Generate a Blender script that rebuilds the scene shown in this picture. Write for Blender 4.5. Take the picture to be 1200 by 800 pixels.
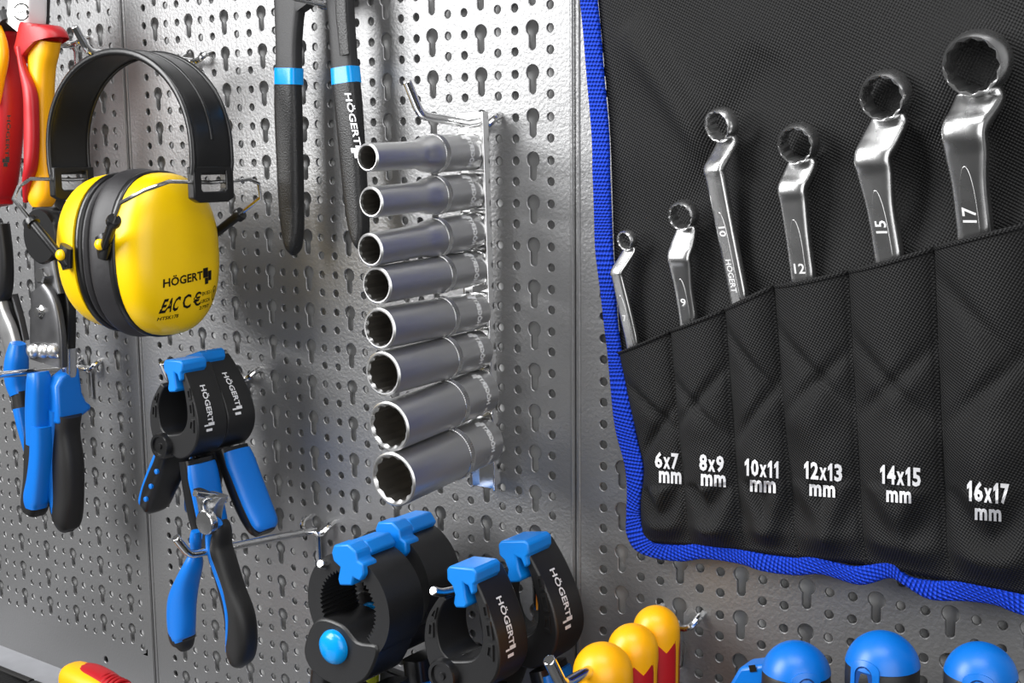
import bpy, bmesh, math, random
from mathutils import Vector, Matrix, noise
from mathutils.bvhtree import BVHTree
random.seed(4)
for o in list(bpy.data.objects): bpy.data.objects.remove(o)
COL = bpy.context.scene.collection
SC = bpy.context.scene
PI = math.pi
# ------------------------------------------------------------------ camera, world, lights, exposure
# wall frame in millimetres: x along the panels, y = 0 on the panel face (negative towards the viewer), z up
Z0 = 1.4
RIGHT = Vector((0.80633895, 0.59138622, -0.00893566))
DOWN = Vector((0.07802556, -0.12133735, -0.98953992))
FWD = Vector((-0.5862845, 0.79720737, -0.14398227))
CAM = Vector((616.044, -488.410, -78.680)); FOC = 1484.81
cam = bpy.data.cameras.new('camera'); camo = bpy.data.objects.new('camera', cam); COL.objects.link(camo)
camo.matrix_world = Matrix(((RIGHT.x, -DOWN.x, -FWD.x, CAM.x*.001), (RIGHT.y, -DOWN.y, -FWD.y, CAM.y*.001),
                            (RIGHT.z, -DOWN.z, -FWD.z, CAM.z*.001 + Z0), (0, 0, 0, 1)))
cam.sensor_width = 36; cam.lens = 36*FOC/1200; cam.clip_start = .01; cam.clip_end = 50
SC.camera = camo
w = bpy.data.worlds.new('studio'); SC.world = w; w.use_nodes = True
w.node_tree.nodes['Background'].inputs[0].default_value = (1, 1, 1, 1)
w.node_tree.nodes['Background'].inputs[1].default_value = .13
def area(name, loc, target, size, power, sy=None):
    l = bpy.data.lights.new(name, 'AREA'); l.energy = power; l.size = size
    if sy: l.shape = 'RECTANGLE'; l.size_y = sy
    o = bpy.data.objects.new(name, l); COL.objects.link(o)
    p = Vector((loc[0], -loc[2], loc[1]))*.001 + Vector((0, 0, Z0)); t = Vector((target[0], -target[2], target[1]))*.001 + Vector((0, 0, Z0))
    o.location = p; o.rotation_euler = (t-p).to_track_quat('-Z', 'Y').to_euler()
area('softbox_key', (-470, 400, 860), (220, -40, 0), .6, 26, .95)
area('added_overhead', (450, 900, 500), (300, -120, 0), .9, 9, .5)  # overhead lamp added to brighten the tops of the sockets
area('softbox_fill', (1250, 150, 1000), (250, -150, 0), 1.2, 11.5, 1.2)
SC.view_settings.view_transform = 'Standard'; SC.view_settings.look = 'None'; SC.view_settings.gamma = 1
SC.view_settings.exposure = 0.0; SC.view_settings.use_curve_mapping = False

# ------------------------------------------------------------------ helpers
def V(x, z, d=0): return Vector((x, -d, z))
def at(px, py, d=0):
    """point of the wall frame (mm) seen at that place of the photograph, d millimetres in front of the panels"""
    v = RIGHT*((px-600)/FOC) + DOWN*((py-400)/FOC) + FWD
    return CAM + v*((-d-CAM.y)/v.y)
OFF = {}
def thing(name, label, cat, loc=(0, 0, 0), group=None):
    o = bpy.data.objects.new(name, None); COL.objects.link(o)
    loc = Vector(loc); o.location = loc*.001 + Vector((0, 0, Z0)); o.empty_display_size = .01
    tag(o, label, cat, group); OFF[o.name] = loc
    return o
def tag(o, label=None, cat=None, group=None, kind=None):
    if label: o['label'] = label
    if cat: o['category'] = cat
    if group: o['group'] = group
    if kind: o['kind'] = kind
    return o
def copy_tree(o, parent=None):
    c = o.copy(); COL.objects.link(c); c.parent = parent; OFF[c.name] = OFF.get(o.name, Vector())
    for ch in list(o.children): copy_tree(ch, c)
    return c
class MB:
    def __init__(s): s.v = []; s.f = []; s.uv = {}
    def add(s, vs, fs):
        n = len(s.v); s.v += [Vector(v) for v in vs]; s.f += [tuple(i+n for i in f) for f in fs]; return s
    def loft(s, rings, cap=True, closed=True):
        n = len(rings[0]); vs = [p for r in rings for p in r]; fs = []
        for i in range(len(rings)-1):
            for j in range(n if closed else n-1):
                k = (j+1) % n
                fs.append((i*n+j, i*n+k, (i+1)*n+k, (i+1)*n+j))
        if cap: fs += [tuple(range(n))[::-1], tuple(range((len(rings)-1)*n, len(rings)*n))]
        return s.add(vs, fs)
    def sweep(s, pts, ab, side=None, n=16, e=2.0, cap=True):
        """cross-section superellipse with half widths ab (along side, along normal) swept along pts"""
        pts = [Vector(p) for p in pts]; rings = []; N = len(pts); prev = None
        for i, p in enumerate(pts):
            t = (pts[min(i+1, N-1)] - pts[max(i-1, 0)]).normalized()
            if side is not None: sd = Vector(side)
            else: sd = prev if prev is not None else (Vector((1, 0, 0)) if abs(t.x) < .8 else Vector((0, 0, 1)))
            sd = (sd - t*sd.dot(t)).normalized(); prev = sd; nn = t.cross(sd)
            q = ab[i] if isinstance(ab, list) else ab
            a, b = q if isinstance(q, tuple) else (q, q)
            ring = []
            for k in range(n):
                th = 2*PI*(k+.5)/n; c, si = math.cos(th), math.sin(th)
                ring.append(p + sd*(a*math.copysign(abs(c)**(2/e), c)) + nn*(b*math.copysign(abs(si)**(2/e), si)))
            rings.append(ring)
        return s.loft(rings, cap)
    def lathe(s, prof, org=(0, 0, 0), axis=(0, 0, 1), n=32, cap=True):
        ax = Vector(axis).normalized(); q = ax.to_track_quat('Z', 'Y'); u = q @ Vector((1, 0, 0)); v = q @ Vector((0, 1, 0)); org = Vector(org)
        return s.loft([[org + ax*h + u*(r*math.cos(2*PI*k/n)) + v*(r*math.sin(2*PI*k/n)) for k in range(n)] for r, h in prof], cap)
    def prism(s, outl, mp, d0, d1, ch=0):
        """outline (x, z) extruded from depth d0 (front) to d1 (back); mp maps (x, z, d) to a point"""
        n = len(outl)
        vs = [mp(x, z, d0) for x, z in outl] + [mp(x, z, d1) for x, z in outl]
        fs = [tuple(range(n)), tuple(range(n, 2*n))[::-1]] + [(i, n+i, n+(i+1) % n, (i+1) % n) for i in range(n)]
        return s.add(vs, fs)
    def ringprism(s, outer, inner, mp, d0, d1, closed=True):
        n = len(outer)
        L = [[mp(x, z, d) for x, z in o] for o, d in ((outer, d0), (inner, d0), (inner, d1), (outer, d1))]
        vs = [p for l in L for p in l]; fs = []
        for a in range(4):
            b = (a+1) % 4
            for i in range(n if closed else n-1):
                k = (i+1) % n; fs.append((a*n+i, a*n+k, b*n+k, b*n+i))
        if not closed: fs += [(0, n, 2*n, 3*n), (n-1, 4*n-1, 3*n-1, 2*n-1)]
        return s.add(vs, fs)
    def box(s, c, h, rot=None):
        c = Vector(c); vs = []
        for x in (-1, 1):
            for y in (-1, 1):
                for z in (-1, 1):
                    q = Vector((x*h[0], y*h[1], z*h[2])); vs.append(c + (rot @ q if rot else q))
        return s.add(vs, [(0, 1, 3, 2), (4, 6, 7, 5), (0, 4, 5, 1), (2, 3, 7, 6), (0, 2, 6, 4), (1, 5, 7, 3)])
    def build(s, name, m, parent=None, bevel=0, seg=2, smooth=32, sub=0, off=None):
        o_ = off if off is not None else (OFF[parent.name] if parent else Vector())
        add = Vector() if parent else Vector((0, 0, Z0*1000))
        me = bpy.data.meshes.new(name); me.from_pydata([(v-o_+add)*.001 for v in s.v], [], s.f)
        bm = bmesh.new(); bm.from_mesh(me); bmesh.ops.recalc_face_normals(bm, faces=bm.faces); bm.to_mesh(me); bm.free()
        if s.uv:
            ul = me.uv_layers.new(name='UVMap')
            for lp in me.loops: ul.data[lp.index].uv = s.uv.get(lp.vertex_index, (0, 0))
        if smooth:
            me.polygons.foreach_set('use_smooth', [True]*len(me.polygons)); me.set_sharp_from_angle(angle=math.radians(smooth))
        me.materials.append(m)
        o = bpy.data.objects.new(name, me); COL.objects.link(o); o.parent = parent; OFF[o.name] = o_
        if sub:
            mo = o.modifiers.new('sub', 'SUBSURF'); mo.levels = sub; mo.render_levels = sub
        if bevel:
            mo = o.modifiers.new('bevel', 'BEVEL'); mo.width = bevel*.001; mo.segments = seg; mo.limit_method = 'ANGLE'; mo.angle_limit = math.radians(40); mo.harden_normals = False
        return o
def lerp(a, b, t): return a + (b-a)*t
def smooth_path(pts, k=6):
    """Catmull-Rom through the points; works on Vectors, tuples and numbers"""
    P = [Vector(p) if not isinstance(p, (int, float)) else p for p in pts]; out = []
    for i in range(len(P)-1):
        a, b, c, d = P[max(i-1, 0)], P[i], P[i+1], P[min(i+2, len(P)-1)]
        for j in range(k):
            t = j/k
            out.append((b*2 + (c-a)*t + (a*2-b*5+c*4-d)*t*t + (b*3-a-c*3+d)*t**3)*.5)
    out.append(P[-1]); return out
def ab_path(ab, k=6):
    return [(max(v.x, .05), max(v.y, .05)) for v in smooth_path([Vector((a, b, 0)) for a, b in ab], k)]
# ---- lettering
TXT = {}
def text_geo(s, bold=0.0):
    key = (s, bold)
    if key in TXT: return TXT[key]
    c = bpy.data.curves.new('t', 'FONT'); c.body = s; c.size = 1; c.resolution_u = 2; c.offset = bold
    c.align_x = 'CENTER'; c.align_y = 'CENTER'
    o = bpy.data.objects.new('t', c); COL.objects.link(o); bpy.context.view_layer.update()
    me = o.evaluated_get(bpy.context.evaluated_depsgraph_get()).to_mesh()
    vs = [(v.co.x, v.co.y) for v in me.vertices]; fs = [tuple(p.vertices) for p in me.polygons]
    bpy.data.objects.remove(o); bpy.data.curves.remove(c)
    xs = [v[0] for v in vs]; ys = [v[1] for v in vs]; cx = (min(xs)+max(xs))/2; cy = (min(ys)+max(ys))/2
    W = max(xs)-min(xs); H = max(ys)-min(ys)
    TXT[key] = ([((x-cx)/W, (y-cy)/H) for x, y in vs], fs)
    return TXT[key]
EMB = [[(0, .42), (.6, .42), (.6, 1), (0, 1)], [(.2, .02), (.6, .02), (.6, .40), (.2, .40)], [(.62, .2), (1.02, .2), (1.02, .78), (.62, .78)]]
def brand(mb, mp, w, h, bold=.02, emblem=True):
    """HÖGERT and the block emblem; mp maps (u, v) in mm, centred, to a point"""
    tw = w*.8 if emblem else w
    vs, fs = text_geo('HÖGERT', bold)
    mb.add([mp((x*tw - (w-tw)/2), y*h*1.18 + h*.1) for x, y in vs], fs)
    if emblem:
        for q in EMB: mb.add([mp(w/2 - w*.19 + x*w*.19, (y-.62)*h*1.9) for x, y in q], [(0, 1, 2, 3)])
    return mb
def word(mb, s, mp, w, h, bold=0.0, cx=0, cy=0):
    vs, fs = text_geo(s, bold); return mb.add([mp(cx+x*w, cy+y*h) for x, y in vs], fs)
# ---- materials
def mat(name, col, rough=.5, metal=0, bump=0, bscale=400, bdist=.0004, coat=0, spec=.5, var=0, rvar=0, aniso=0):
    m = bpy.data.materials.new(name); m.use_nodes = True; nt = m.node_tree; b = nt.nodes['Principled BSDF']
    b.inputs['Base Color'].default_value = (*col, 1); b.inputs['Roughness'].default_value = rough; b.inputs['Metallic'].default_value = metal
    b.inputs['Coat Weight'].default_value = coat; b.inputs['Coat Roughness'].default_value = .1; b.inputs['Specular IOR Level'].default_value = spec
    tc = nt.nodes.new('ShaderNodeTexCoord')
    if bump or var or rvar:
        nz = nt.nodes.new('ShaderNodeTexNoise'); nz.inputs['Scale'].default_value = bscale; nz.inputs['Detail'].default_value = 2
        nt.links.new(tc.outputs['Object'], nz.inputs['Vector'])
        if bump:
            bp = nt.nodes.new('ShaderNodeBump'); bp.inputs['Strength'].default_value = bump; bp.inputs['Distance'].default_value = bdist
            nt.links.new(nz.outputs['Fac'], bp.inputs['Height']); nt.links.new(bp.outputs['Normal'], b.inputs['Normal'])
        if var:
            n2 = nt.nodes.new('ShaderNodeTexNoise'); n2.inputs['Scale'].default_value = 60; n2.inputs['Detail'].default_value = 5
            nt.links.new(tc.outputs['Object'], n2.inputs['Vector'])
            mx = nt.nodes.new('ShaderNodeMix'); mx.data_type = 'RGBA'
            mx.inputs['A'].default_value = (*[c*(1-var) for c in col], 1); mx.inputs['B'].default_value = (*[min(1, c*(1+var)) for c in col], 1)
            nt.links.new(n2.outputs['Fac'], mx.inputs['Factor']); nt.links.new(mx.outputs['Result'], b.inputs['Base Color'])
        if rvar:
            n3 = nt.nodes.new('ShaderNodeTexNoise'); n3.inputs['Scale'].default_value = 90; n3.inputs['Detail'].default_value = 4
            nt.links.new(tc.outputs['Object'], n3.inputs['Vector'])
            mr = nt.nodes.new('ShaderNodeMapRange'); mr.inputs['To Min'].default_value = rough-rvar; mr.inputs['To Max'].default_value = rough+rvar
            nt.links.new(n3.outputs['Fac'], mr.inputs['Value']); nt.links.new(mr.outputs['Result'], b.inputs['Roughness'])
    return m
def weave(name, col, pitch, strength, rough=.75, col2=None, uv=False, rib=False):
    m = bpy.data.materials.new(name); m.use_nodes = True; nt = m.node_tree; b = nt.nodes['Principled BSDF']
    b.inputs['Roughness'].default_value = rough; b.inputs['Specular IOR Level'].default_value = .3
    tc = nt.nodes.new('ShaderNodeTexCoord'); sp = nt.nodes.new('ShaderNodeSeparateXYZ')
    nt.links.new(tc.outputs['UV' if uv else 'Object'], sp.inputs[0])
    def M(op, a, b_):
        n = nt.nodes.new('ShaderNodeMath'); n.operation = op
        for i, x in enumerate((a, b_)):
            if x is None: continue
            if isinstance(x, (int, float)): n.inputs[i].default_value = x
            else: nt.links.new(x, n.inputs[i])
        return n.outputs[0]
    k = 2*PI/pitch
    X, Y = sp.outputs[0], sp.outputs[1] if uv else sp.outputs[2]
    if rib:
        h = M('ADD', M('SINE', M('MULTIPLY', X, k), None), M('MULTIPLY', M('SINE', M('MULTIPLY', M('ADD', Y, M('MULTIPLY', X, .5)), k*1.0), None), .7))
    else:
        h = M('MULTIPLY', M('SINE', M('MULTIPLY', M('ADD', X, M('MULTIPLY', Y, .35)), k), None), M('SINE', M('MULTIPLY', M('SUBTRACT', Y, M('MULTIPLY', X, .35)), k), None))
    bp = nt.nodes.new('ShaderNodeBump'); bp.inputs['Strength'].default_value = strength; bp.inputs['Distance'].default_value = .0006
    nt.links.new(h, bp.inputs['Height']); nt.links.new(bp.outputs['Normal'], b.inputs['Normal'])
    mx = nt.nodes.new('ShaderNodeMix'); mx.data_type = 'RGBA'
    c2 = col2 or [c*.55 for c in col]
    mx.inputs['A'].default_value = (*c2, 1); mx.inputs['B'].default_value = (*col, 1)
    nt.links.new(M('ADD', M('MULTIPLY', h, .5), .5), mx.inputs['Factor']); nt.links.new(mx.outputs['Result'], b.inputs['Base Color'])
    return m
PAINT = mat('grey_powder_coat', (.25, .25, .252), .42, .62, bump=.5, bscale=560, bdist=.0005, spec=.6)
INNER = mat('grey_back_sheet', (.42, .42, .42), .6, var=.15, bscale=300)
CHROME = mat('chrome', (.78, .78, .78), .12, 1, rvar=.05)
SATIN = mat('satin_steel', (.62, .62, .62), .38, 1, bump=.08, bscale=1500, bdist=.0002, rvar=.06)
SATINP = mat('polished_band', (.72, .72, .72), .2, 1)
BORE = mat('brownish_bore_steel', (.42, .40, .37), .38, 1)  # browner and darker than the socket bodies
WRENCH = mat('satin_chrome_vanadium', (.60, .60, .60), .27, 1, rvar=.06, bump=.05, bscale=1200, bdist=.0002)
DARKST = mat('dark_steel', (.16, .16, .165), .38, 1, rvar=.08)
PHOS = mat('phosphated_black_steel', (.035, .035, .036), .46, .2, bump=.25, bscale=1400, bdist=.0003, spec=.35)
DIP = mat('dipped_black_vinyl', (.010, .010, .0105), .42, bump=.6, bscale=1300, bdist=.0004)
BLACK = mat('black_nylon', (.011, .011, .0115), .42, bump=.25, bscale=1600, bdist=.0002)
BLACKS = mat('glossy_black_plastic', (.008, .008, .0085), .3, bump=.04, bscale=500)
RUBBER = mat('black_rubber', (.010, .0095, .0095), .5, bump=.25, bscale=1500, bdist=.0002)
FOAM = mat('black_cushion_vinyl', (.016, .015, .017), .5, bump=.15, bscale=300, bdist=.0005)
BLUE = mat('blue_plastic', (.0, .145, .57), .36, bump=.06, bscale=900, bdist=.0002)
BLUES = mat('bright_blue_sleeve', (.0, .30, .80), .22)
PADBL = mat('blue_pad_rubber', (.0, .20, .68), .42, bump=.06, bscale=900, bdist=.0002)
YELLOW = mat('yellow_plastic', (.88, .56, .0), .34, bump=.05, bscale=900, bdist=.0002, spec=.4)
AMBER = mat('amber_yellow_grip', (.92, .42, .0), .36, bump=.05, bscale=900, bdist=.0002)
RED = mat('red_grip', (.42, .005, .010), .42, bump=.12, bscale=1500, bdist=.0002)
WHITEP = mat('white_print', (.72, .72, .74), .6)
BLACKP = mat('black_print', (.012, .010, .008), .85, spec=.1)
CLOTH = weave('black_polyester', (.013, .013, .0135), .0017, .5, .6, col2=(.002, .002, .002))
CLOTHP = weave('black_polyester_pocket', (.012, .012, .0125), .0015, .5, .6, col2=(.002, .002, .002))
WEB = weave('blue_webbing', (.005, .07, .80), 1.7, .9, .65, col2=(.0, .028, .40), uv=True, rib=True)
BENCHM = mat('light_grey_worktop', (.30, .305, .325), .6, var=.18, bump=.1, bscale=500)
ENGR = mat('engraved_mark', (.8, .8, .8), .6)

# ------------------------------------------------------------------ setting: back sheet, worktop, perforated panels
b = MB(); b.box((100, 20.5, -100), (900, 6, 600)); tag(b.build('wall_back', mat('dark_wall_paint', (.10, .10, .105), .7, var=.1)), kind='structure')
def hole_pts(cx, cz, r, n=14): return [(cx + r*math.cos(PI/2 + 2*PI*k/n), cz + r*math.sin(PI/2 + 2*PI*k/n)) for k in range(n)]
def keyhole_pts(cx, cz, g=0):
    R, r, L = 3.6+g, 1.95+g, 7.9; a = math.asin(r/R); pts = []
    for k in range(13):
        t = PI/2 + (PI - a)*k/12
        pts.append((cx + R*math.cos(t), cz + R*math.sin(t)))
    left = pts
    low = [(cx - r*math.cos(PI*k/8), cz - L - r*math.sin(PI*k/8)) for k in range(9)]
    lft = [p for p in left if not (p[1] < cz and p[0] > cx - r + 1e-6)]
    rgt = [(2*cx-x, z) for x, z in lft[1:]][::-1]
    return lft + low + rgt, len(lft) + 4          # outline anticlockwise from the top; index of the lowest point
def panel(name, label, x0, x1, ztop, zbot, kx, kz, jr, kr, root, extra=()):
    """sheet between x0..x1 and zbot..ztop; keyhole columns kx + 30 j, keyhole rows kz - 20 k; every hole is cut"""
    t = thing(name, label, 'perforated panel', root, 'perforated steel panels')
    mb = MB(); C0, DEP = .28, 1.3
    def tile(xa, xb, za, zb, fn):
        o0, low = fn(.28); o1, _ = fn(0); n = len(o0)
        vs = [Vector((x, 0, z)) for x, z in o0] + [Vector((x, C0, z)) for x, z in o1] + [Vector((x, DEP, z)) for x, z in o1]
        c = [Vector((xa, 0, za)), Vector((xb, 0, za)), Vector((xb, 0, zb)), Vector((xa, 0, zb))]
        vs += c; A, B, Cc, D = 3*n, 3*n+1, 3*n+2, 3*n+3
        fs = [tuple([A, D] + list(range(low, -1, -1))), tuple([B, 0] + list(range(n-1, low-1, -1)) + [Cc])]
        fs += [(A, 0, B), (D, Cc, low)]
        for i in range(n):
            k = (i+1) % n; fs += [(i, k, n+k, n+i), (n+i, n+k, 2*n+k, 2*n+i)]
        mb.add(vs, fs)
    def circ(cx, cz, r): return lambda g: (hole_pts(cx, cz, r+g), 7)
    xs0 = kx + 30*jr[0] - 15; xs1 = kx + 30*jr[1] + 15
    zt = kz - 20*kr[0] + 5; zb = kz - 20*kr[1] - 15
    for j in range(jr[0], jr[1]+1):
        for k in range(kr[0], kr[1]+1):
            X = kx + 30*j; Zk = kz - 20*k
            tile(X-5, X+5, Zk+5, Zk-15, lambda g: keyhole_pts(X, Zk, g))
            for s in (-10, 10):
                tile(X+s-5, X+s+5, Zk+5, Zk-5.2, circ(X+s, Zk-.5, 1.98))
                tile(X+s-5, X+s+5, Zk-5.2, Zk-15, circ(X+s, Zk-10.2, 1.98))
    def q(xa, xb, za, zb):
        mb.add([Vector((xa, 0, za)), Vector((xb, 0, za)), Vector((xb, 0, zb)), Vector((xa, 0, zb))], [(0, 1, 2, 3)])
    q(x0, xs0, ztop, zbot); q(xs1, x1, ztop, zbot); q(xs0, xs1, ztop, zt)
    ex = sorted(extra); xc = xs0
    for X in ex:
        q(xc, X-5, zb, zbot); tile(X-5, X+5, zb, zbot, circ(X, zb-13, 2.3)); xc = X+5
    q(xc, xs1, zb, zbot)
    # folded flange all round
    for (p0, p1) in (((x0, ztop), (x0, zbot)), ((x1, ztop), (x1, zbot)), ((x0, zbot), (x1, zbot)), ((x0, ztop), (x1, ztop))):
        mb.add([Vector((p0[0], 0, p0[1])), Vector((p1[0], 0, p1[1])), Vector((p1[0], 14, p1[1])), Vector((p0[0], 14, p0[1]))], [(0, 1, 2, 3)])
    me = bpy.data.meshes.new('perforated_sheet'); me.from_pydata([v*.001 for v in mb.v], [], mb.f)
    bm = bmesh.new(); bm.from_mesh(me); bmesh.ops.remove_doubles(bm, verts=bm.verts, dist=1e-6)
    bm.to_mesh(me); bm.free()
    me.polygons.foreach_set('use_smooth', [True]*len(me.polygons)); me.set_sharp_from_angle(angle=math.radians(25))
    me.materials.append(PAINT)
    o = bpy.data.objects.new('perforated_sheet', me); COL.objects.link(o); o.parent = t
    bk = MB(); bk.box(((x0+x1)/2, 6.5, (ztop+zbot)/2), ((x1-x0)/2-1, .8, (ztop-zbot)/2-1)); bk.build('backing_sheet', INNER, t, off=Vector())
    # raised bead along the two upright edges
    for X in (x0+1.4, x1-1.4):
        bd = MB(); bd.sweep([(X, -.2, ztop), (X, -.2, zbot)], (.9, .4), side=(1, 0, 0), n=10)
        bd.build('edge_bead', PAINT, t, off=Vector())
    return t
ZT, ZB = 170, -427
panel('perforated_panel', 'grey perforated steel panel behind the earmuffs, leftmost of the three', -290, -30.6, ZT, ZB, -52.17, -340.18+20*24, (-7, 0), (0, 26), (0, 0, 0), extra=(-82.2,))
panel('perforated_panel', 'grey perforated steel panel with the deep sockets hanging on it, between the other two', -29.4, 293.2, ZT, ZB, 0, 0, (0, 9), (-7, 20), (0, 0, 0))
r = panel('perforated_panel', 'grey perforated steel panel behind the black tool roll, rightmost of the three', 0, 330, ZT, ZB, 319.2-294.6, -221.0+20*18, (0, 9), (0, 27), (294.6, -.9, 0))
r.rotation_euler.z = .0367
b = MB(); b.box((100, -1500, -1405), (2500, 1560, 5)); tag(b.build('floor', mat('grey_floor', (.12, .12, .12), .6)), kind='structure')
b = MB(); b.box((-60, -170, -439), (230, 180, 12)); t_ = b.build('bench_top', BENCHM); tag(t_, 'light grey worktop under the panels at the lower left', 'worktop')

# ------------------------------------------------------------------ peg hooks
def hook(label, joint, L, tip, tilt=0.0, r=2.1, dx=0.0, parts=True):
    """cross wire in two holes, a vertical leg on the panel, a long arm with an upturned end; joint = wall point (mm)"""
    t = thing('peg_hook', label, 'hook', joint, 'chrome peg hooks')
    x, y, z = joint
    w = MB(); P = smooth_path([(x-10, 3, z+5.5), (x-10, -3, z+3.5), (x-7, -6.5, z), (x, -6.5, z-.5), (x+7, -6.5, z), (x+10, -3, z+3.5), (x+10, 3, z+5.5)], 5)
    w.sweep(P, 1.7, n=10); w.build('cross_wire', CHROME, t)
    l = MB(); l.sweep([(x, -4.6, z), (x, -2.0, z-4), (x, -1.8, z-20)], 1.6, n=10); l.build('support_leg', CHROME, t)
    a = MB(); e = Vector((x+dx, -L, z+tilt)); s = Vector((x, -4, z))
    u = (e-s).normalized(); tv = Vector(tip); P = [s, s.lerp(e, .5), e-u*4] + [e-u*4*(1-q)**2 + tv.normalized()*4*q**2 for q in (.3, .6, 1)] + [e+tv]
    a.sweep(P, [r]*(len(P)), n=12); a.build('arm', CHROME, t, bevel=.5)
    return t
def J(px, py): p = at(px, py, 6); return p
hook('chrome hook under the earmuff headband', J(222, 72), 72, (0, -8, 13), 1)
hook('chrome hook behind the red and yellow pliers', J(82, 52), 40, (0, -6, 10), 2)
hook('chrome hook holding the rail of deep sockets', J(557, 147), 46, (0, -9, 15), 4)
hook('chrome hook behind the long black slip joint pliers at the top edge', J(388, 6), 34, (0, -6, 10), 2)
hook('chrome hook with the pair of small spring clamps', J(280, 442), 54, (0, -5, 12), 4)
hook('long chrome hook with the end cutting nippers', J(367, 622), 92, (0, -8, 11), 9)
hook('chrome hook at the far left behind the blue handled bolt cutter', J(98, 431), 78, (0, -8, 10), 5)
hook('chrome hook through the toothed pipe clamps', J(497, 655), 75, (0, -6, 3), 15)
hook('chrome hook through the pair of larger spring clamps at the bottom', J(622, 670), 74, (0, -6, 3), 9)
hook('chrome hook through the caps of the red and yellow screwdrivers', J(790, 732), 96, (0, -9, 14), 3, r=2.6)

# ------------------------------------------------------------------ deep sockets on their rail
def star(r, k=12, n=96, amp=.11):
    out = []
    for i in range(n):
        ph = (i*k/n) % 1.0; tri = abs(2*ph-1)
        out.append(r*(1 + amp*(tri**1.0) * 1.0))
    return out
def tube12(mb_out, mb_in, org, ax, R, h, r, depth, prof=None, n=96, open_back=False):
    """outside turned body along ax (front at +h) and 12-point bore cut from the front"""
    ax = Vector(ax).normalized(); q = ax.to_track_quat('Z', 'Y'); u = q @ Vector((1, 0, 0)); v = q @ Vector((0, 1, 0)); org = Vector(org)
    def ring(rr, z): return [org + ax*z + u*((rr[i] if isinstance(rr, list) else rr)*math.cos(2*PI*i/n)) + v*((rr[i] if isinstance(rr, list) else rr)*math.sin(2*PI*i/n)) for i in range(n)]
    st = star(r)
    R0 = prof[-1][0]
    mb_out.loft([ring(a, z) for a, z in prof] + [ring(R0-.7, h), ring(max(R0-1.3, r*1.08), h-.05), ring([min(s, R0-1.2) for s in st], h-1.3)], cap=False)
    mb_in.loft([ring([min(s, R0-1.2) for s in st], h-1.3), ring([min(s, R0-1.2) for s in st], h-depth)], cap=False)
    if not open_back: mb_in.add(ring(.01, h-depth) + ring([min(s, R0-1.2) for s in st], h-depth), [(i, (i+1) % n, n+(i+1) % n, n+i) for i in range(n)])
SOCK = [  # base centre px, face centre px, face radius mm, label
    ((551, 178), (430, 184.5), 6.1, 'smallest deep socket, topmost on the rail, slim nose'), ((552, 224), (434, 237), 6.7, 'second deep socket from the top of the rail, slim nose'),
    ((554, 270), (433, 293), 7.3, 'third deep socket from the top of the rail, slim nose'), ((556, 314), (441, 334.5), 8.3, 'fourth deep socket from the top of the rail'),
    ((559, 364), (444, 385), 9.1, 'fifth deep socket from the top, fourth from the bottom of the rail'), ((560, 409), (448, 438), 9.8, 'sixth deep socket from the top, third from the bottom of the rail'),
    ((564, 458), (455, 500), 11.2, 'second largest deep socket, just above the lowest one on the rail'), ((567, 515), (460, 562), 12.2, 'largest deep socket, lowest on the rail')]
SIZES = ['10mm', '11mm', '13mm', '14mm', '15mm', '17mm', '19mm', '22mm']
for i, (bp, fp, R, lab) in enumerate(SOCK):
    B = at(*bp, 13); F = at(*fp, 84 if i > 2 else 86); ax = (F-B).normalized(); h = (F-B).length
    t = thing('deep_socket', 'satin steel ' + lab, 'socket', B, 'deep sockets on the rail')
    Rb = [8.6, 8.6, 8.7, 8.5, 9.1, 9.8, 11.2, 12.2][i]
    Rr = Rb*(1.0 if i < 4 else .97)
    kb = h*.37
    body = MB(); bore = MB()
    prof = [(Rr*.55, 0), (Rr-.8, 0), (Rr, .8), (Rr, kb-2), (Rb, kb-1.6), (Rb, kb+2.6)]
    if i < 3: prof += [(Rb-.2, kb+5), (lerp(R, Rb, .7), kb+8), (lerp(R, Rb, .3), kb+10.5), (R+.1, kb+13), (R, kb+16), (R, h-.7)]
    else: prof += [(R, kb+4), (R, h-.7)]
    tube12(body, bore, B, ax, R, h, R*.77, 34, prof)
    body.build('socket_body', SATIN, t, smooth=28)
    bore.build('twelve_point_bore', BORE, t, smooth=28)
    kn = MB(); n = 72; q = ax.to_track_quat('Z', 'Y'); u = q @ Vector((1, 0, 0)); v = q @ Vector((0, 1, 0))
    kn.loft([[B + ax*z + (u*math.cos(2*PI*(k+o)/(2*n)) + v*math.sin(2*PI*(k+o)/(2*n)))*(Rb + (g if k % 2 else .05)) for k in range(2*n)] for z, o, g in ((kb-1.4, 0, .05), (kb-1.1, 0, .45), (kb+2, 1.5, .45), (kb+2.3, 1.5, .05))], cap=False)
    kn.build('knurled_band', SATINP, t, smooth=0)
    # stamped name and size run round the base of the socket
    e1 = RIGHT - ax*RIGHT.dot(ax); e1.normalize(); e2 = ax.cross(e1).normalized()
    toC = (CAM - B).normalized(); cs = (toC - ax*toC.dot(ax)).normalized(); up = ax.cross(cs)
    if up.z < 0: up = -up
    def onc(uu, vv, z0=9, lean=.3):
        an = lean + uu/Rr; return B + ax*(z0+vv) + (cs*math.cos(an) + up*math.sin(an))*(Rr+.06)
    let = MB(); brand(let, lambda uu, vv: onc(uu, -vv, 9.5, .1), 17, 3.2, .03)
    word(let, SIZES[i], lambda uu, vv: onc(uu, -vv, 9.5, .1), 7, 3.0, .03, cx=-14)
    let.build('stamped_marking', ENGR, t, smooth=0)
t = thing('socket_rail', 'chrome rail carrying the eight deep sockets below the hook', 'rail', at(560, 330, 8))
R0, R1 = at(556, 131, 12), at(571, 571, 8)
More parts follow.
